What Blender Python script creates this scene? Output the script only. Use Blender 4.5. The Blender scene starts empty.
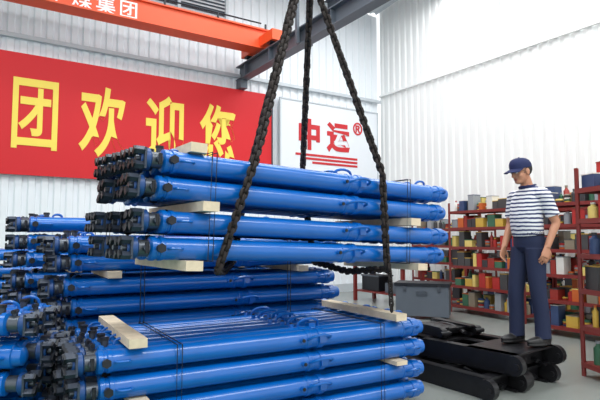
import bpy, math, random
from mathutils import Vector, Matrix, kdtree
random.seed(7)
sc=bpy.context.scene
sc.view_settings.view_transform='Standard'
COL=sc.collection
def srgb(r,g,b):
    f=lambda c:(c/255/12.92) if c/255<=.04045 else ((c/255+.055)/1.055)**2.4
    return (f(r),f(g),f(b),1)
def mat(name,c,rough=.5,metal=0,var=.0,scale=8,bump=0,coat=0):
    m=bpy.data.materials.new(name); m.use_nodes=True
    nt=m.node_tree; b=nt.nodes['Principled BSDF']
    b.inputs['Roughness'].default_value=rough; b.inputs['Metallic'].default_value=metal
    b.inputs['Coat Weight'].default_value=coat
    col=srgb(*c)
    tc=nt.nodes.new('ShaderNodeTexCoord')
    nz=nt.nodes.new('ShaderNodeTexNoise'); nz.inputs['Scale'].default_value=scale; nz.inputs['Detail'].default_value=4
    nt.links.new(tc.outputs['Object'],nz.inputs['Vector'])
    mx=nt.nodes.new('ShaderNodeMix'); mx.data_type='RGBA'
    mx.inputs[6].default_value=tuple(x*(1-var) for x in col[:3])+(1,)
    mx.inputs[7].default_value=tuple(min(1,x*(1+var)) for x in col[:3])+(1,)
    nt.links.new(nz.outputs['Fac'],mx.inputs[0]); nt.links.new(mx.outputs[2],b.inputs['Base Color'])
    if bump:
        bp=nt.nodes.new('ShaderNodeBump'); bp.inputs['Strength'].default_value=bump; bp.inputs['Distance'].default_value=.01
        nt.links.new(nz.outputs['Fac'],bp.inputs['Height']); nt.links.new(bp.outputs[0],b.inputs['Normal'])
    return m
class MB:
    def __init__(s): s.v=[];s.f=[];s.m=[];s.tags=[]
    def add(s,vs,fs,mi=0,M=None):
        o=len(s.v)
        for p in vs:
            p=Vector(p); s.v.append(M@p if M else p); s.tags.append(mi)
        for f in fs: s.f.append(tuple(i+o for i in f)); s.m.append(mi)
    def box(s,c,d,mi=0,M=None,R=None):
        x,y,z=d[0]/2,d[1]/2,d[2]/2
        vs=[Vector((a*x,b*y,e*z)) for a in(-1,1) for b in(-1,1) for e in(-1,1)]
        if R: vs=[R@v for v in vs]
        vs=[v+Vector(c) for v in vs]
        s.add(vs,[(0,1,3,2),(4,6,7,5),(0,4,5,1),(2,3,7,6),(0,2,6,4),(1,5,7,3)],mi,M)
    def tube(s,pts,rad,mi=0,seg=12,closed=False,M=None,cap=True,flat=None):
        pts=[Vector(p) for p in pts]; n=len(pts)
        if not isinstance(rad,(list,tuple)): rad=[rad]*n
        T=[]
        for i in range(n):
            a=pts[i-1] if (i>0 or closed) else pts[i]
            b=pts[(i+1)%n] if (i<n-1 or closed) else pts[i]
            T.append((b-a).normalized())
        up=Vector((0,0,1)) if abs(T[0].z)<.9 else Vector((1,0,0))
        if flat: up=Vector(flat)
        N=(up-T[0]*up.dot(T[0])).normalized()
        vs=[]
        for i in range(n):
            N=(N-T[i]*N.dot(T[i])).normalized(); Bv=T[i].cross(N)
            r=rad[i]; ra,rb=(r if isinstance(r,(tuple,list)) else (r,r))
            for k in range(seg):
                a=2*math.pi*k/seg
                vs.append(pts[i]+N*math.cos(a)*ra+Bv*math.sin(a)*rb)
        fs=[]
        for i in range(n if closed else n-1):
            for k in range(seg):
                j=(i+1)%n
                fs.append((i*seg+k,i*seg+(k+1)%seg,j*seg+(k+1)%seg,j*seg+k))
        if cap and not closed:
            fs.append(tuple(range(seg))[::-1]); fs.append(tuple((n-1)*seg+k for k in range(seg)))
        s.add(vs,fs,mi,M)
    def lathe(s,prof,mi=0,seg=20,M=None):
        s.tube([(p[0],0,0) for p in prof],[max(p[1],.0005) for p in prof],mi,seg,M=M)
    def ell(s,c,r,mi=0,M=None,R=None,nu=20,nv=12):
        vs=[];fs=[]
        for i in range(1,nv):
            t=math.pi*i/nv
            for k in range(nu):
                a=2*math.pi*k/nu
                vs.append(Vector((r[0]*math.sin(t)*math.cos(a),r[1]*math.sin(t)*math.sin(a),r[2]*math.cos(t))))
        vs.append(Vector((0,0,r[2])));vs.append(Vector((0,0,-r[2])))
        for i in range(nv-2):
            for k in range(nu): fs.append((i*nu+k,(i+1)*nu+k,(i+1)*nu+(k+1)%nu,i*nu+(k+1)%nu))
        top=len(vs)-2
        for k in range(nu):
            fs.append((top,k,(k+1)%nu)); fs.append((top+1,(nv-2)*nu+(k+1)%nu,(nv-2)*nu+k))
        if R: vs=[R@v for v in vs]
        s.add([v+Vector(c) for v in vs],fs,mi,M)
    def mesh(s,name,mats,smooth=True):
        me=bpy.data.meshes.new(name); me.from_pydata([tuple(v) for v in s.v],[],s.f)
        for m in mats: me.materials.append(m)
        me.polygons.foreach_set('material_index',s.m)
        me.update()
        import bmesh
        bm=bmesh.new(); bm.from_mesh(me); bmesh.ops.recalc_face_normals(bm,faces=bm.faces)
        for e in bm.edges: e.smooth = not(len(e.link_faces)==2 and e.calc_face_angle(0)>math.radians(38))
        for f in bm.faces: f.smooth=smooth
        bm.to_mesh(me); bm.free()
        return me
def obj(name,data,M=None,parent=None):
    o=bpy.data.objects.new(name,data); COL.objects.link(o)
    if parent: o.parent=parent
    if M is not None: o.matrix_local=M
    return o
T=Matrix.Translation
def Rz(a): return Matrix.Rotation(math.radians(a),4,'Z')
def Ry(a): return Matrix.Rotation(math.radians(a),4,'Y')

# ---------------- materials
BLUE=mat('prop_blue_paint',(0,98,184),.3,0,.12,5,0,.5)
DBLUE=mat('dark_blue_paint',(20,66,124),.4,0,.3,14)
DARK=mat('dark_oiled_steel',(30,33,40),.45,.3,.35,30,.2)
HEAD=mat('grey_forged_steel',(58,66,80),.4,.35,.3,25,.2)
STEEL=mat('piston_steel',(92,98,106),.4,.7,.2,20)
WOOD=mat('pale_timber',(216,200,174),.8,0,.25,16,.4)
CHAIN=mat('rusty_black_chain',(36,28,26),.7,.2,.4,60,.4)
WHITEW=mat('white_corrugated_steel',(234,239,243),.5,0,.03,1.2)
CREAM=mat('offwhite_corrugated_steel',(236,238,237),.55,0,.03,1.0)
ROOF=mat('grey_roof_sheet',(196,203,208),.5,.1,.06,1.5)
RED=mat('banner_red',(208,16,28),.6,0,.05,1)
GOLD=mat('banner_gold',(246,220,90),.55,0,.03,3)
PLAQ=mat('white_signboard',(228,233,238),.5,0,.02,2)
REDI=mat('sign_red_ink',(200,36,44),.5)
ORANGE=mat('crane_orange',(228,84,38),.45,0,.06,2)
WHITE=mat('white_paint',(238,238,236),.5)
GREYB=mat('grey_steel_beam',(92,100,110),.5,.2,.12,3)
BLACK=mat('black_cast_steel',(32,32,35),.36,.3,.4,14,.25)
MAROON=mat('maroon_shelf_paint',(122,38,34),.5,0,.15,6)
def floor_mat():
    m=mat('painted_concrete_floor',(134,140,136),.26,0,.12,1.6)
    nt=m.node_tree; b=nt.nodes['Principled BSDF']; mx=[n for n in nt.nodes if n.type=='MIX'][0]
    tc=[n for n in nt.nodes if n.type=='TEX_COORD'][0]
    sp=nt.nodes.new('ShaderNodeSeparateXYZ'); nt.links.new(tc.outputs['Object'],sp.inputs[0])
    lt=nt.nodes.new('ShaderNodeMath'); lt.operation='LESS_THAN'; lt.inputs[1].default_value=1.3
    nt.links.new(sp.outputs[0],lt.inputs[0])
    m2=nt.nodes.new('ShaderNodeMix'); m2.data_type='RGBA'
    m2.inputs[7].default_value=srgb(70,128,104)
    nt.links.new(lt.outputs[0],m2.inputs[0]); nt.links.new(mx.outputs[2],m2.inputs[6])
    nt.links.new(m2.outputs[2],b.inputs['Base Color'])
    return m
FLOOR=floor_mat()

# ---------------- room
RM=T((-4.9,8.5,0))@Rz(32.5)
XL,XR,YN,ZT=-9.0,8.2,-15.0,6.9
def corr(length,height,pitch=.2,d=.035,fl=.45):
    xs=[];n=int(length/pitch)
    for i in range(n):
        x=i*pitch
        xs+=[(x,0),(x+pitch*fl,0),(x+pitch*(fl+.12),d),(x+pitch*.88,d)]
    xs.append((n*pitch,0))
    vs=[(x,y,0) for x,y in xs]+[(x,y,height) for x,y in xs]
    k=len(xs); fs=[(i,i+1,k+i+1,k+i) for i in range(k-1)]
    return vs,fs
b=MB(); b.add(*corr(XR-XL,ZT),0); 
b.box(((XR-XL)/2,.06,ZT/2),(XR-XL,.04,ZT),0)
obj('wall_left',b.mesh('wall_left',[WHITEW],False),RM@T((XL,.05,0)))
b=MB(); b.add(*corr(-YN,ZT+1.5,.2,.035),0); b.box((-YN/2,.06,ZT/2+.75),(-YN,.04,ZT+1.5),0)
obj('wall_right',b.mesh('wall_right',[CREAM],False),RM@T((XR+.02,0,0))@Rz(-90))
b=MB(); b.box(((XL+XR)/2,YN/2,-.05),(XR-XL+.4,-YN+.4,.1))
obj('floor',b.mesh('floor',[FLOOR],False),RM@T((0,0,0)))
b=MB(); b.add(*corr(XR-XL,-YN,.3,.05),0); b.box(((XR-XL)/2,.1,-YN/2),(XR-XL,.04,-YN),0)
obj('ceiling',b.mesh('ceiling',[ROOF],False),RM@T((XL,0,ZT))@Matrix.Rotation(math.radians(84.5),4,'X'))
b=MB(); b.box((0,YN/2,0),(.05,-YN,.05))
obj('trim_1',b.mesh('trim_1',[CREAM],False),RM@T((XR-.02,0,4.8)))
b=MB(); b.box((XR/2+XL/2,0,0),(XR-XL,.07,.07)); 
obj('trim_2',b.mesh('trim_2',[ROOF],False),RM@T((0,-.01,4.66)))
b=MB(); b.box((XR/2+XL/2,0,0),(XR-XL,.06,.18))
obj('baseboard_left',b.mesh('bb',[ROOF],False),RM@T((0,.0,.09)))
b=MB(); 
b.box((-2.2,.02,5.85),(12.4,.03,.75),1)
for i in range(9): b.box((-2.2,-.02,5.55+i*.075),(12.4,.05,.03),0,R=Matrix.Rotation(.5,3,'X'))
for i in range(13): b.box((-8.4+i*1.03,-.03,5.85),(.06,.07,.8),0)
obj('window_1',b.mesh('window_1',[ROOF,GREYB],False),RM@T((0,0,0)))

def text_mesh(name,s,size,M,mt,parent,sx=1.0,off=0.0,ext=.006):
    cu=bpy.data.curves.new(name+'_c','FONT'); cu.body=s; cu.size=size; cu.extrude=ext; cu.offset=off
    cu.align_x='CENTER'; cu.align_y='CENTER'
    o=bpy.data.objects.new(name+'_t',cu); COL.objects.link(o)
    bpy.context.view_layer.update()
    me=bpy.data.meshes.new_from_object(o.evaluated_get(bpy.context.evaluated_depsgraph_get()))
    bpy.data.objects.remove(o)
    xs=[v.co.x for v in me.vertices] or [0]; ys=[v.co.y for v in me.vertices] or [0]
    cx,cy=(min(xs)+max(xs))/2,(min(ys)+max(ys))/2
    me.transform(Matrix.Diagonal((sx,1,1,1))@T((-cx,-cy,0)))
    me.materials.clear(); me.materials.append(mt)
    return obj(name,me,M@Matrix.Rotation(math.radians(90),4,'X'),parent)
# banner
b=MB(); b.box((-1.0,-.0,3.33),(12.1,.03,2.06),0)
for x in (-7.05,5.05): b.box((x,-.01,3.33),(.03,.05,2.1),1)
ban=obj('red_banner',b.mesh('red_banner',[RED,STEEL],False),RM@T((0,-.05,0)))
for i,(s,x) in enumerate([('煤',-2.9),('集',-1.75),('中',-4.0),('\u56e2',.45),('\u6b22',1.55),('\u8fce',2.70),('\u60a8',3.78),('国',-.62)]):
    text_mesh('banner_character_%d'%i,s,1.32,T((x,-.02,3.34)),GOLD,ban,.61,.02 if s=='\u56e2' else .028)
# sign
b=MB(); b.box((6.65,0,3.32),(2.8,.03,2.04),0)
for z in(2.3,4.34): b.box((6.65,-.01,z),(2.84,.05,.03),1)
for x in(5.25,8.05): b.box((x,-.01,3.32),(.03,.05,2.06),1)
sg=obj('company_signboard',b.mesh('sb',[PLAQ,ROOF],False),RM@T((0,-.05,0)))
text_mesh('sign_character_1','中',.72,T((6.02,-.02,3.6)),REDI,sg,.9,.028)
text_mesh('sign_character_2','运',.72,T((6.84,-.02,3.6)),REDI,sg,.9,.028)
text_mesh('sign_registered_mark','®',.4,T((7.42,-.02,3.88)),REDI,sg,.9,.008)
b=MB()
for i,(x0,x1) in enumerate([(5.65,7.4),(5.85,7.4),(6.1,7.4)]): b.box(((x0+x1)/2,-.02,3.13-i*.085),(x1-x0,.012,.05))
obj('sign_stripes',b.mesh('st',[REDI],False),None,sg)
# crane girder
b=MB(); gy=-.95
b.box((-2.3,gy,5.11),(13.4,.26,.34),0)
for z in(4.925,5.295): b.box((-2.3,gy,z),(13.4,.36,.03),0)
b.box((4.3,gy,5.04),(.24,1.3,.2),0)
for dy in(-.48,.48): b.tube([(4.2,gy+dy,4.977),(4.42,gy+dy,4.977)],.09,1,16)
b.tube([(-9,gy-.17,5.4),(4.2,gy-.17,5.4)],.015,1,8)
for i in range(14): b.box((-8.7+i,gy-.17,5.35),(.03,.03,.1),1)
cg=obj('overhead_crane_girder',b.mesh('cg',[ORANGE,DARK],False),RM)
for i,s in enumerate('中国中煤集团'):
    text_mesh('girder_character_%d'%i,s,.33,T((-.15+i*.37,gy-.133,5.08)),WHITE,cg,1,.003,.002)
# runway
b=MB(); 
L=14.6
b.box((0,-L/2,0),(.014,L,.28),0)
for z in(-.14,.14): b.box((0,-L/2,z),(.2,L,.02),0)
for i in range(15): b.box((0,-.4-i,0),(.18,.015,.27),0)
b.box((0,-L/2,.168),(.05,L,.036),1)
b.box((0,-.1,-.24),(.16,.2,.18),0)
for i in range(4):
    y=-2.5-i*3.6
    zt=ZT+math.tan(math.radians(5.5))*(-y)-4.7-.02
    for dx in(-.14,.14): b.box((dx,y,(zt-.14)/2),(.05,.06,zt+.14),0)
obj('crane_runway_track',b.mesh('rb',[GREYB,DARK],False),RM@T((4.3,0,4.7)))
for i in range(4):
    b=MB(); x=-6+i*4.2
    for s in(-1,1): b.box((0,-7.4,s*.14),(.2,14.8,.016))
    b.box((0,-7.4,0),(.012,14.8,.28))
    o=obj('roof_rafter',b.mesh('rf',[GREYB],False),RM@T((x,0,ZT-.18))@Matrix.Rotation(math.radians(-5.5),4,'X'))

# ---------------- hydraulic props
def prop_mesh(name,side):
    b=MB()
    b.lathe([(0,.0),(0,.062),(1.24,.062),(1.245,.067),(1.275,.067),(1.28,.062),(1.33,.062),(1.335,.069),(1.375,.069),(1.38,.059),(2.08,.059),(2.085,.064),(2.105,.064),(2.11,.059),(2.17,.059),(2.175,.067),(2.235,.067),(2.24,.056),(2.285,.052),(2.3,.03),(2.3,0)],0)
    b.lathe([(-.085,0),(-.085,.052),(-.075,.067),(-.05,.067),(-.045,.06),(-.03,.06),(-.025,.067),(-.01,.067),(0,.064),(.002,0)],0)
    b.lathe([(-.15,0),(-.15,.046),(-.08,.046),(-.08,0)],3,16)
    b.lathe([(-.18,0),(-.18,.06),(-.155,.064),(-.145,.05),(-.145,0)],1,16)
    b.box((-.185,0,0),(.012,.116,.116),4)
    for k in range(4):
        a=math.pi/4+k*math.pi/2
        c=(math.cos(a),math.sin(a))
        b.box((-.213,c[0]*.058,c[1]*.058),(.052,.03,.03),4,R=Matrix.Rotation(a,3,'X'))
        b.box((-.242,c[0]*.050,c[1]*.050),(.016,.042,.03),2,R=Matrix.Rotation(a,3,'X'))
    ring=[(-.196,math.cos(q*.5236)*.036,math.sin(q*.5236)*.036) for q in range(12)]
    b.tube(ring,.008,1,6,closed=True)
    b.tube([(-.225,0,0),(-.19,0,0)],.018,3,10)
    A={'n':Vector((0,-1,0)),'t':Vector((0,0,1)),'i':Vector((0,-.7,.7))}[side]
    ln=.105 if side!='i' else .08
    b.tube([Vector((-.04,0,0))+A*.03,Vector((-.04,0,0))+A*ln],.021,4,10)
    b.tube([Vector((-.04,0,0))+A*(ln-.012),Vector((-.04,0,0))+A*(ln+.004)],.026,2,6)
    if side!='i':
        U=Vector((0,0,1)) if side=='n' else Vector((0,-1,0))
        b.tube([Vector((-.11,0,0))+A*.04,Vector((-.11,0,0))+A*.075],.018,4,8)
        b.tube([Vector((-.11,0,0))+A*.07-U*.03,Vector((-.11,0,0))+A*.07+U*.03],.012,2,8)
        def bail(x0,w,h,r,mi,lean=0):
            pts=[]
            for k in range(9):
                t=math.pi*k/8
                pts.append(Vector((x0+math.cos(t)*w,0,0))+A*(.055+math.sin(t)**.6*h)+U*lean*math.sin(t))
            b.tube(pts,r,mi,8)
        bail(1.33,.085,.062,.010,0,.03)
        bail(2.15,.055,.055,.009,0,.02)
        bail(.05,.04,.04,.008,0)
        b.box(Vector((1.355,0,0))+A*.068,(.05,.03 if side=='n' else .05,.05 if side=='n' else .03),0)
        b.tube([Vector((1.20,0,0))+A*.05,Vector((1.20,0,0))+A*.085],.017,0,8)
        b.tube([Vector((1.20,0,0))+A*.083,Vector((1.20,0,0))+A*.092],.012,2,8)
    return b.mesh(name,[BLUE,DBLUE,DARK,STEEL,HEAD])
PM={s:prop_mesh('hydraulic_prop_'+s,s) for s in 'nti'}
def bundle(name,M,zs,cols,pitch=.135,boards=(),straps=(),jit=.03,flip=False):
    e=obj(name,None,M)
    n=0; W=cols*pitch
    for r,z in enumerate(zs):
        for c in range(cols):
            n+=1
            near=(c==0); top=(r==len(zs)-1)
            k='t' if top and not near else ('n' if near else 'i')
            if near and top and random.random()<.5: k='t'
            ang=random.uniform(-.1,.1) if k!='i' else random.choice([0,1.57])
            j=random.uniform(-jit,jit)
            Mx=T((j,pitch/2+c*pitch,z))
            if flip and (r+c)%2==0: Mx=Mx@T((2.18,0,0))@Rz(180); ang=0 if k!='n' else 0
            obj('prop_%d'%n,PM[k if not(flip and (r+c)%2==0 and k=='n') else 'i'],Mx@Matrix.Rotation(ang,4,'X'),e)
    if boards:
        b=MB()
        for (x,z,h,ya,yb) in boards:
            b.box((x,(ya+yb)/2,z),(.10,yb-ya,h),0)
        obj('timber_battens',b.mesh('tb',[WOOD],False),None,e)
    if straps:
        b=MB()
        for (x,z0,z1) in straps:
            for dx in(0,.03):
                b.tube([(x+dx,-.008,z0),(x+dx,-.008,z1),(x+dx,W+.01,z1),(x+dx,W+.01,z0)],.0035,0,6,closed=True)
        obj('binding_wire',b.mesh('bw',[DARK]),None,e)
    return e
SUS=T((-.725,2.85,.055))@Rz(34.5)@Ry(2.0)
sus=bundle('suspended_hydraulic_prop_bundle',SUS,[1.135,1.285,1.475,1.625],6,.135,
  boards=[(.18,1.38,.055,-.07,.86),(1.85,1.38,.055,-.05,.86),(.12,1.718,.055,-.0,.82),(.10,1.045,.055,-.06,.85),(1.95,1.045,.05,-.03,.85)],
  straps=[(.2,1.07,1.70),(1.8,1.07,1.70)],jit=.06)
fs=bundle('hydraulic_prop_stack',T((-1.02,2.91,0))@Rz(30),[.105,.255,.415,.565],7,.135,
  boards=[(.12,.665,.05,-.04,.98),(2.02,.665,.05,-.04,.98),(.14,.335,.03,-.03,.97),(2.02,.335,.03,-.04,.97),(.3,.02,.04,-.03,.97),(1.9,.02,.04,-.03,.97)],
  straps=[(.35,.045,.63),(1.85,.045,.63)],jit=.03)
ms=bundle('hydraulic_prop_stack',T((-1.58,3.86,0))@Rz(30.5),[.105,.255,.405,.585,.735,.885,1.065,1.2],5,.135,
  boards=[(.2,.495,.05,-.04,.72),(1.85,.495,.05,-.04,.72),(.2,.975,.05,-.05,.72),(1.85,.975,.05,-.04,.72),(.3,.02,.04,0,.7),(1.9,.02,.04,0,.7)],
  straps=[(.4,.045,1.26),(1.7,.045,1.26)],jit=.06)
ls=bundle('hydraulic_prop_stack',T((-2.20,4.50,0))@Rz(30),[.105,.255,.405,.585,.735,.885,1.065,1.215,1.37],6,.135,
  boards=[(.25,.495,.05,-.04,.86),(1.85,.495,.05,-.04,.86),(.25,.975,.05,-.05,.86),(1.85,.975,.05,-.04,.86),(.3,.02,.04,0,.82),(1.9,.02,.04,0,.82)],
  straps=[(.5,.045,1.43),(1.7,.045,1.43)],jit=.08)
l2=bundle('hydraulic_prop_stack',T((-3.5,5.5,0))@Rz(31),[.105,.255,.405,.585,.735,.885,1.065],5,.135,
  boards=[(.25,.495,.05,-.04,.72),(.25,.975,.05,-.05,.72),(.3,.02,.04,0,.7),(1.9,.02,.04,0,.7),(1.85,.495,.05,0,.7),(1.85,.975,.05,0,.7)],
  straps=[(.5,.045,1.13)],jit=.08)
nl=bundle('hydraulic_prop_stack',T((-3.86,2.72,0))@Rz(5),[.105,.255,.435,.585,.765],4,.135,
  boards=[(.2,.345,.05,-.03,.56),(.2,.675,.045,-.03,.56),(.3,.02,.04,0,.56),(1.9,.02,.04,0,.56),(1.9,.345,.05,-.02,.56),(1.9,.675,.045,-.02,.56)],
  straps=[(.12,.045,.83),(2.02,.045,.83)],jit=.04,flip=True)

# ---------------- chain slings
def chain(b,pts,pitch=.036,w=.0205,r=.0118):
    pts=[Vector(p) for p in pts]
    seg=[(pts[i],pts[i+1]) for i in range(len(pts)-1)]
    tot=sum((c-a).length for a,c in seg); n=int(tot/pitch)
    def at(d):
        for a,c in seg:
            l=(c-a).length
            if d<=l: return a+(c-a)*(d/l),(c-a).normalized()
            d-=l
        return seg[-1][1],(seg[-1][1]-seg[-1][0]).normalized()
    for i in range(n):
        p,t=at((i+.5)*tot/n)
        up=Vector((0,0,1)) if abs(t.z)<.9 else Vector((1,0,0))
        N=(up-t*up.dot(t)).normalized()
        ang=(.785 if i%2 else -.785)+random.uniform(-.25,.25)
        N=Matrix.Rotation(ang,3,t)@N
        ring=[]
        hl=pitch*.78
        for k in range(10):
            a=2*math.pi*k/10
            ring.append(p+t*(math.cos(a)*w+(hl-w)*(1 if math.cos(a)>0.01 else -1 if math.cos(a)<-.01 else 0))+N*math.sin(a)*w)
        b.tube(ring,r,0,6,closed=True,cap=False)
APX=Vector((.04,3.72,3.18))
def S(x,y,z): return SUS@Vector((x,y,z))
W6=.81
b=MB()
chain(b,[APX+Vector((-.03,0,0)),S(.48,-.03,1.71),S(.25,-.04,1.02),S(.5,W6/2,.99),S(.8,W6+.035,1.05),S(.9,W6+.03,1.72),APX+Vector((-.05,.02,0))])
obj('chain_sling',b.mesh('cs',[CHAIN]))
b=MB()
chain(b,[APX+Vector((.05,0,0)),S(1.52,-.03,1.71),S(1.57,-.04,1.03),S(1.57,W6/2,.99),S(1.57,W6+.035,1.05),S(1.42,W6+.03,1.72),APX+Vector((.04,.03,0))])
chain(b,[S(1.57,-.06,1.06),S(1.59,-.07,.74)],.034,.014,.007)
obj('chain_sling',b.mesh('cs2',[CHAIN]))
b=MB()
b.tube([ (0,0,.24),(0,0,.14)]+[(math.sin(math.radians(a))*.075,0,.05+math.cos(math.radians(a))*.075) for a in range(20,260,20)],[.022,.024]+[.026]*9+[.02,.015,.01],0,10)
b.box((0,0,.36),(.14,.2,.26),1); b.tube([(-.09,0,.38),(.09,0,.38)],.12,1,20)
for dx in(-.04,.04): b.tube([(dx,0,.45),(dx,0,3.85)],.006,0,6)
obj('crane_hook',b.mesh('hk',[DARK,ORANGE]),T(APX+Vector((0,0,.065))))

# ---------------- black cast frames
HF=.16
def frame_mesh(L,W,H=HF):
    b=MB()
    for s in(-1,1):
        y=s*W/2
        b.box((0,y,H/2),(L,.014,H),0)
        b.box((0,y-s*.04,H-.008),(L,.09,.016),0); b.box((0,y-s*.03,.008),(L,.075,.016),0)
        for k in range(4): b.box((-L/2+.15+k*(L-.3)/3,y-s*.03,H/2),(.016,.06,H-.01),0)
        for e in(-1,1):
            b.tube([(e*L/2,y-.03,H/2),(e*L/2,y+.03,H/2)],H/2,0,16)
            b.tube([(e*(L/2+.035),y-.05,H/2),(e*(L/2+.035),y+.05,H/2)],.022,0,12)
    for k in range(4):
        x=-L/2+.12+k*(L-.24)/3
        b.box((x,0,H-.03),(.11,W,.02),0); b.box((x,0,H*.45),(.016,W,H*.7),0)
    for s in(-1,1):
        pts=[(x*L/2*.9,s*W*.22,H*.25+H*.5*(1-x*x)) for x in [-1+i*.2 for i in range(11)]]
        b.tube(pts,[(.018,.03)]*11,0,8)
    return b
PF=T((1.43,4.97,0))@Rz(-56)
obj('black_steel_conveyor_frame',frame_mesh(1.45,.42).mesh('fr',[BLACK]),PF@T((0,-.25,0)))
obj('black_steel_conveyor_frame',frame_mesh(1.4,.40).mesh('fr3',[BLACK]),PF@T((.0,.24,0)))
b=frame_mesh(1.3,.66)
b.box((.42,.0,HF-.007),(.46,.66,.014),0); b.box((-.42,.0,HF-.007),(.3,.66,.014),0)
obj('black_steel_conveyor_frame',b.mesh('fr2',[BLACK]),PF@T((.12,.08,HF+.001))@Rz(4))
obj('black_steel_conveyor_frame',frame_mesh(.55,.42,.09).mesh('fr4',[BLACK]),PF@T((-.25,.12,2*HF+.003))@Rz(-8))
PTOP=2*HF+.002

# ---------------- racks
cols=[(56,76,116),(150,48,40),(206,172,72),(60,110,84),(222,222,216),(58,58,62),(140,130,112),(200,100,44),(150,156,162),(176,44,40),(70,70,72),(226,206,120)]
ITEM=[mat('stored_part_%d'%i,c,.5,.1,.15,9) for i,c in enumerate(cols)]
NC=len(cols)
def rack(M,w,d,h,shelves,seed,topgap=.24):
    rnd=random.Random(seed)
    b=MB()
    for x in(-w/2,w/2):
        for y in(-d/2,d/2):
            sx=1 if x<0 else -1; sy=1 if y<0 else -1
            b.box((x+sx*.02,y,h/2),(.045,.005,h)); b.box((x,y+sy*.02,h/2),(.005,.045,h))
    for z in shelves:
        b.box((0,0,z),(w-.01,d-.01,.008))
        for y in(-d/2,d/2): b.box((0,y,z-.015),(w,.012,.045))
        for x in(-w/2,w/2): b.box((x,0,z-.015),(.012,d,.045))
    rk=obj('storage_rack',b.mesh('rk',[MAROON],False),M)
    b=MB()
    for i,z in enumerate(shelves):
        gap=(shelves[i+1]-z if i+1<len(shelves) else topgap+.08)-.06
        for row in(-1,1):
            x=-w/2+.04
            while x<w/2-.08:
                t=rnd.random(); mi=rnd.randrange(NC); y=row*d*.23; z0=z+.004
                if t<.04: x+=.05; continue
                if t<.42:
                    ww=rnd.uniform(.06,.17); hh=rnd.uniform(.1,gap); ww=min(ww,w/2-.03-x)
                    if ww<.04: break
                    b.box((x+ww/2,y,z0+hh/2),(ww,d*.36,hh),mi)
                    b.box((x+ww/2,y,z0+hh),(ww+.008,d*.37,.01),(mi+4)%NC)
                    x+=ww+.01
                elif t<.8:
                    r=min(rnd.uniform(.025,.05),d*.2); hh=rnd.uniform(.12,gap*.97); 
                    b.tube([(x+r,y,z0),(x+r,y,z0+hh*.7),(x+r,y,z0+hh*.8),(x+r,y,z0+hh*.88)],[r,r,r*.5,r*.4],mi,12)
                    b.tube([(x+r,y,z0+hh*.88),(x+r,y,z0+hh)],r*.5,(mi+5)%NC,10); x+=2*r+.01
                else:
                    r=min(rnd.uniform(.035,.06),d*.2)
                    for q in range(rnd.randint(2,5)):
                        pts=[(x+r+math.cos(a*.524)*r*.75,y+math.sin(a*.524)*r*.75,z0+r*.25+q*r*.5) for a in range(12)]
                        b.tube(pts,r*.25,(mi+q)%NC,6,closed=True)
                    x+=2*r+.01
    obj('stored_parts',b.mesh('sp',ITEM),None,rk)
    return rk
SH=[.12,.45,.78,1.1,1.42,1.7]
rack(T((2.95,10.15,0))@Rz(-57.5),1.7,.45,1.75,SH[:5],1)
rack(T((3.12,8.45,0))@Rz(-62),1.5,.45,1.85,SH,2)
rack(T((4.15,8.2,0))@Rz(-57.5),1.6,.45,1.9,SH,3)
rack(T((3.75,6.45,0))@Rz(-57.5),1.6,.45,1.9,SH,4)
rack(T((3.07,4.68,0))@Rz(8),.95,.45,1.9,SH,6)
b=MB()
b.box((0,0,.72),(1.5,.6,.05),0)
for x in(-.68,.68):
    for y in(-.25,.25): b.box((x,y,.35),(.06,.06,.7),0)
b.box((0,0,.2),(1.4,.5,.03),0)
b.box((-.3,0,.36),(.5,.36,.28),1); b.box((-.3,0,.51),(.53,.39,.03),2); b.box((.35,0,.31),(.4,.4,.18),2)
b.box((.3,0,.83),(.42,.3,.16),3); b.box((-.35,.0,.80),(.5,.35,.10),3); b.box((-.35,.0,.86),(.46,.32,.02),2)
b.tube([(.62,0,.745),(.62,0,.95),(.62,0,1.0)],[.06,.06,.03],2,12)
obj('workbench',b.mesh('wb',[MAROON,DARK,GREYB,ITEM[4]],False),T((1.7,10.2,0))@Rz(-57))
b=MB()
b.box((0,0,.28),(.8,.45,.46),0); b.box((0,0,.53),(.84,.49,.05),1)
for x in(-.32,.32):
    for y in(-.16,.16): b.box((x,y,.025),(.08,.08,.05),1)
b.box((0,-.235,.40),(.16,.02,.06),2)
for x in(-.26,.26): b.box((x,-.235,.48),(.05,.02,.1),2)
obj('steel_tool_chest',b.mesh('tc',[GREYB,DARK,STEEL],False),T((1.95,8.3,0))@Rz(-20))

# ---------------- man
SKIN=mat('skin',(186,132,104),.5,0,.06,20)
HAIR=mat('short_dark_hair',(42,40,40),.8,0,.2,90,.3)
LIPS=mat('lips',(150,84,74),.5)
NAVY=mat('navy_trousers',(26,36,66),.85,0,.12,12,.15)
SHOE=mat('black_shoes',(22,22,24),.4,0,.1)
CAPM=mat('navy_cap',(20,32,78),.8,0,.08,20)
BELT=mat('belt_leather',(26,22,20),.45)
EYEW=mat('eye_white',(225,222,215),.3); PUP=mat('pupil',(20,14,12),.2)
STR=bpy.data.materials.new('striped_polo_knit'); STR.use_nodes=True
nt=STR.node_tree; pb=nt.nodes['Principled BSDF']; pb.inputs['Roughness'].default_value=.85
tc=nt.nodes.new('ShaderNodeTexCoord'); sp=nt.nodes.new('ShaderNodeSeparateXYZ'); nt.links.new(tc.outputs['Object'],sp.inputs[0])
nzz=nt.nodes.new('ShaderNodeTexNoise'); nzz.inputs['Scale'].default_value=7; nt.links.new(tc.outputs['Object'],nzz.inputs['Vector'])
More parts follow.
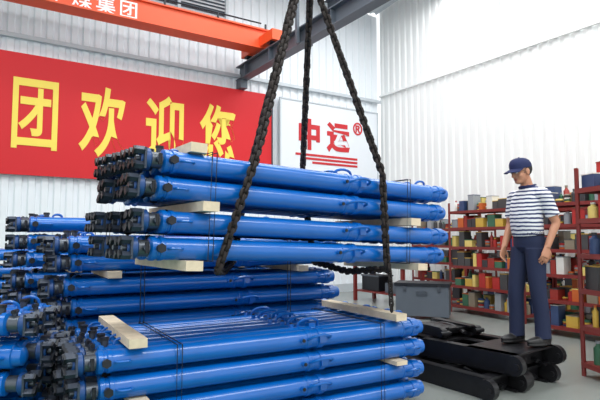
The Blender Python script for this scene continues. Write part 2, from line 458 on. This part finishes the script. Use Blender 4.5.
ma=nt.nodes.new('ShaderNodeMath'); ma.operation='MULTIPLY_ADD'; ma.inputs[1].default_value=.03; nt.links.new(nzz.outputs['Fac'],ma.inputs[0]); nt.links.new(sp.outputs[2],ma.inputs[2])
m1=nt.nodes.new('ShaderNodeMath'); m1.operation='MULTIPLY'; m1.inputs[1].default_value=1/.036; nt.links.new(ma.outputs[0],m1.inputs[0])
m2=nt.nodes.new('ShaderNodeMath'); m2.operation='FRACT'; nt.links.new(m1.outputs[0],m2.inputs[0])
m3=nt.nodes.new('ShaderNodeMath'); m3.operation='LESS_THAN'; m3.inputs[1].default_value=.42; nt.links.new(m2.outputs[0],m3.inputs[0])
mx=nt.nodes.new('ShaderNodeMix'); mx.data_type='RGBA'; mx.inputs[6].default_value=srgb(228,230,234); mx.inputs[7].default_value=srgb(44,54,100)
nt.links.new(m3.outputs[0],mx.inputs[0]); nt.links.new(mx.outputs[2],pb.inputs['Base Color'])
MM=[SKIN,STR,NAVY,SHOE,HAIR,LIPS,BELT,CAPM]
def catm(pts,rads,n=5):
    P=[Vector(p) for p in pts]; R=[(r if isinstance(r,tuple) else (r,r)) for r in rads]
    op=[];orr=[]
    for i in range(len(P)-1):
        p0=P[max(i-1,0)];p1=P[i];p2=P[i+1];p3=P[min(i+2,len(P)-1)]
        for k in range(n):
            t=k/n
            op.append(.5*((2*p1)+(p2-p0)*t+(2*p0-5*p1+4*p2-p3)*t*t+(3*p1-p0-3*p2+p3)*t**3))
            orr.append(tuple(R[i][q]*(1-t)+R[i+1][q]*t for q in(0,1)))
    op.append(P[-1]);orr.append(R[-1]); return op,orr
h=MB()
def limb(pts,rads,tag,seg=18,flat=None,n=5):
    p,r=catm(pts,rads,n); h.tube(p,r,tag,seg,flat=flat)
F=(1,0,0)
limb([(0,0,1.0),(.012,0,1.08),(.016,0,1.18),(.0,0,1.28),(-.014,0,1.36),(-.022,0,1.415),(-.018,0,1.45)],
     [(.120,.152),(.126,.158),(.124,.162),(.114,.172),(.096,.17),(.072,.12),(.058,.07)],1,28,F)
h.ell((-.014,.148,1.362),(.064,.062,.062),1); h.ell((-.014,-.148,1.362),(.064,.062,.062),1)
limb([(-.005,0,1.0),(-.01,0,.94),(-.014,0,.88),(-.01,0,.83)],[(.113,.148),(.118,.156),(.118,.158),(.085,.14)],2,28,F)
limb([(0,0,1.025),(0,0,.99)],[(.121,.155),(.121,.155)],6,28,F,2)
legs=[((0,.083,.87),(.005,.09,.68),(.0,.1,.48),(-.025,.105,.28),(-.03,.11,.07)),((0,-.083,.87),(.035,-.09,.68),(.07,-.095,.48),(.065,-.1,.28),(.065,-.105,.07))]
for L5 in legs:
    limb(L5,[(.1,.088),(.086,.08),(.072,.07),(.068,.066),(.072,.066)],2,20,F)
    a=L5[-1]
    h.ell((a[0]+.055,a[1],.047),(.135,.048,.042),3); h.ell((a[0]-.02,a[1],.06),(.07,.042,.06),3)
    h.ell((a[0]+.05,a[1],.022),(.14,.052,.022),3)
rg=[(-.012+math.cos(t*.3927)*.064,math.sin(t*.3927)*.072,1.447+.012*math.sin(t*.3927+1.57)*-1) for t in range(16)]
h.tube(rg,(.014),7,8,closed=True)
def hand(w,d,n,t,curl=.35):
    w=Vector(w);d=Vector(d).normalized();n=Vector(n);n=(n-d*n.dot(d)).normalized();t=d.cross(n) if t>0 else n.cross(d)
    p,r=catm([w-d*.015,w+d*.02,w+d*.06,w+d*.09],[(.019,.026),(.017,.034),(.016,.042),(.013,.041)],4)
    h.tube(p,r,0,16,flat=tuple(n))
    for i,(o,l) in enumerate([(.032,.07),(.011,.08),(-.011,.074),(-.032,.058)]):
        q=w+d*.082+t*o; pts=[q]; a=.12+.05*i
        for k,fr in enumerate((.45,.32,.23)):
            a+=curl*(1 if k else .7)
            dd=d*math.cos(a)+n*math.sin(a)+t*o*1.5
            q=q+dd.normalized()*l*fr; pts.append(q)
        h.tube(pts,[.0092,.0088,.008,.0055],0,8)
    q=w+d*.022+t*.026; pts=[q,q+(d*.55+t*.6+n*.25).normalized()*.035]
    pts.append(pts[-1]+(d*.85+t*.25+n*.35).normalized()*.03); pts.append(pts[-1]+(d*.95+n*.35).normalized()*.022)
    h.tube(pts,[.014,.012,.0105,.006],0,8)
def arm(sh,el,wr,side):
    sh=Vector(sh);el=Vector(el);wr=Vector(wr)
    m=sh+(el-sh)*.74
    limb([sh+Vector((0,-side*.05,.01)),sh,sh+(el-sh)*.35,m],[(.056,.056),(.062,.058),(.062,.056),(.062,.056)],1,18)
    limb([sh+(el-sh)*.3,m,el,el+(wr-el)*.35,wr],[(.046,.046),(.042,.042),(.038,.037),(.036,.033),(.024,.028)],0,16)
arm((-.02,.182,1.355),(-.105,.222,1.10),(.0,.212,.88),1)
# palms turned towards the thighs, thumbs forward
hand((.0,.212,.88),(.3,-.0,-.95),(-.25,-1,0),1)
arm((-.02,-.182,1.355),(-.02,-.235,1.10),(.10,-.20,.88),-1)
hand((.10,-.20,.88),(.3,.0,-.95),(-.25,1,0),-1)
HM=T((.055,0,1.585))@Rz(-6)@Matrix.Rotation(math.radians(12),4,'Y')
limb([(-.02,0,1.40),(.0,0,1.47),(.03,0,1.54)],[(.056,.06),(.052,.055),(.052,.052)],0,18,F)
h.ell((0,0,.03),(.096,.076,.09),0,HM); h.ell((.02,0,-.03),(.072,.064,.083),0,HM)
h.ell((.045,0,-.083),(.042,.042,.03),0,HM); h.ell((.093,0,-.02),(.022,.013,.027),0,HM); h.ell((.1,0,-.032),(.018,.017,.011),0,HM)
h.ell((.079,0,.02),(.016,.05,.011),0,HM); h.ell((.084,0,-.062),(.012,.024,.0055),5,HM); h.ell((.082,0,-.071),(.011,.02,.0055),5,HM)
for s in(-1,1):
    h.ell((-.005,s*.076,-.012),(.019,.01,.032),0,HM); h.ell((.055,s*.042,-.03),(.026,.02,.022),0,HM)
h.ell((-.02,0,.018),(.085,.081,.078),4,HM)
src=h.mesh('body_src',MM)
o=obj('tmp',src); md=o.modifiers.new('r','REMESH'); md.mode='VOXEL'; md.voxel_size=.0048
sm=o.modifiers.new('s','SMOOTH'); sm.factor=.5; sm.iterations=3
bpy.context.view_layer.update()
body=bpy.data.meshes.new_from_object(o.evaluated_get(bpy.context.evaluated_depsgraph_get()))
bpy.data.objects.remove(o)
pts=[]
for f,m in zip(h.f,h.m):
    vs=[h.v[i] for i in f]; c=sum(vs,Vector())/len(vs); pts.append((c,m))
    if len(vs)==4:
        for v in vs: pts.append(((v+c)/2,m))
        for i in range(4): pts.append(((vs[i]+vs[(i+1)%4])/2*.9+c*.1,m))
kd=kdtree.KDTree(len(pts))
for i,(c,m) in enumerate(pts): kd.insert(c,i)
kd.balance()
body.materials.clear()
for m in MM: body.materials.append(m)
mi=[pts[kd.find(p.center)[1]][1] for p in body.polygons]
body.polygons.foreach_set('material_index',mi)
for p in body.polygons: p.use_smooth=True
man=obj('standing_man',body,T((2.03,4.64,PTOP))@Rz(202)@Matrix.Diagonal((.96,.96,.96,1)))
b=MB()
nu=28
prof=[(.0,1.0),(.02,1.0),(.045,.96),(.07,.84),(.088,.62),(.096,.35),(.099,.05)]
vs=[];fs=[]
for z,k in prof:
    for i in range(nu):
        a=2*math.pi*i/nu; fr=1+.04*math.cos(a)
        vs.append((-.002+math.cos(a)*.106*k*fr,math.sin(a)*.088*k,.03+z+.012*k*math.cos(a)*(z>0)))
for j in range(len(prof)-1):
    for i in range(nu): fs.append((j*nu+i,j*nu+(i+1)%nu,(j+1)*nu+(i+1)%nu,(j+1)*nu+i))
fs.append(tuple((len(prof)-1)*nu+i for i in range(nu))); fs.append(tuple(range(nu))[::-1])
b.add(vs,fs,0,HM); b.ell((0,0,.131),(.009,.009,.005),0,HM)
vs=[];fs=[]; na=15
for lay in(0,.006):
    for j in range(5):
        t=j/4
        for i in range(na):
            a=math.radians(-68+136*i/(na-1))
            r0=Vector((math.cos(a)*.104,math.sin(a)*.086)); r1=Vector((.045+math.cos(a)*.135,math.sin(a)*.088))
            q=r0.lerp(r1,t); vs.append((q.x,q.y,.04-t*.022-abs(math.sin(a))**2*.014*1-lay))
for j in range(4):
    for i in range(na-1):
        q=(j*na+i,j*na+i+1,(j+1)*na+i+1,(j+1)*na+i); fs.append(q); fs.append(tuple(5*na+k for k in q)[::-1])
for i in range(na-1): fs.append((4*na+i,4*na+i+1,9*na+i+1,9*na+i))
for j in range(4):
    fs.append((j*na,(j+1)*na,5*na+(j+1)*na,5*na+j*na)); fs.append((j*na+na-1,(j+1)*na+na-1,5*na+(j+1)*na+na-1,5*na+j*na+na-1))
b.add(vs,fs,0,HM)
obj('cap',b.mesh('cap',[CAPM]),None,man)
b=MB()
for s in(-1,1):
    b.ell((.081,s*.03,.0),(.012,.014,.008),0,HM,nu=12,nv=8); b.ell((.0905,s*.031,.0),(.004,.0055,.0055),1,HM,nu=10,nv=6)
    b.tube([HM@Vector((.087,s*.014,.018)),HM@Vector((.089,s*.03,.022)),HM@Vector((.078,s*.048,.018))],.003,2,6)
obj('eyes',b.mesh('eyes',[EYEW,PUP,HAIR]),None,man)

# ---------------- lights
w=bpy.data.worlds.new('w'); sc.world=w; w.use_nodes=True
bg=w.node_tree.nodes['Background']; bg.inputs[0].default_value=(.96,.98,1,1); bg.inputs[1].default_value=1.35
def area(name,loc,rot,sx,sy,e,c=(1,1,1)):
    l=bpy.data.lights.new(name,'AREA'); l.shape='RECTANGLE'; l.size=sx;l.size_y=sy;l.energy=e;l.color=c
    o=bpy.data.objects.new(name,l); COL.objects.link(o); o.matrix_world=RM@T(loc)@rot; return o
I4=Matrix.Identity(4)
area('ceiling_fill_light',(2,-6,6.8),I4,12,1.2,500,(1,1,1))  # three added fill lamps below the solid roof, which has no skylights
area('ceiling_fill_light',(2,-11,6.8),I4,12,1.6,600,(1,.99,.97))
area('ceiling_fill_light',(5,-2.6,6.6),I4,6,.8,170,(.98,.99,1))

cam=bpy.data.cameras.new('camera'); cam.lens=31.2; cam.sensor_width=36; cam.clip_start=.05
co=bpy.data.objects.new('camera',cam); COL.objects.link(co)
co.location=(0,0,1.25); co.rotation_euler=(math.radians(94.18),0,0)
sc.camera=co
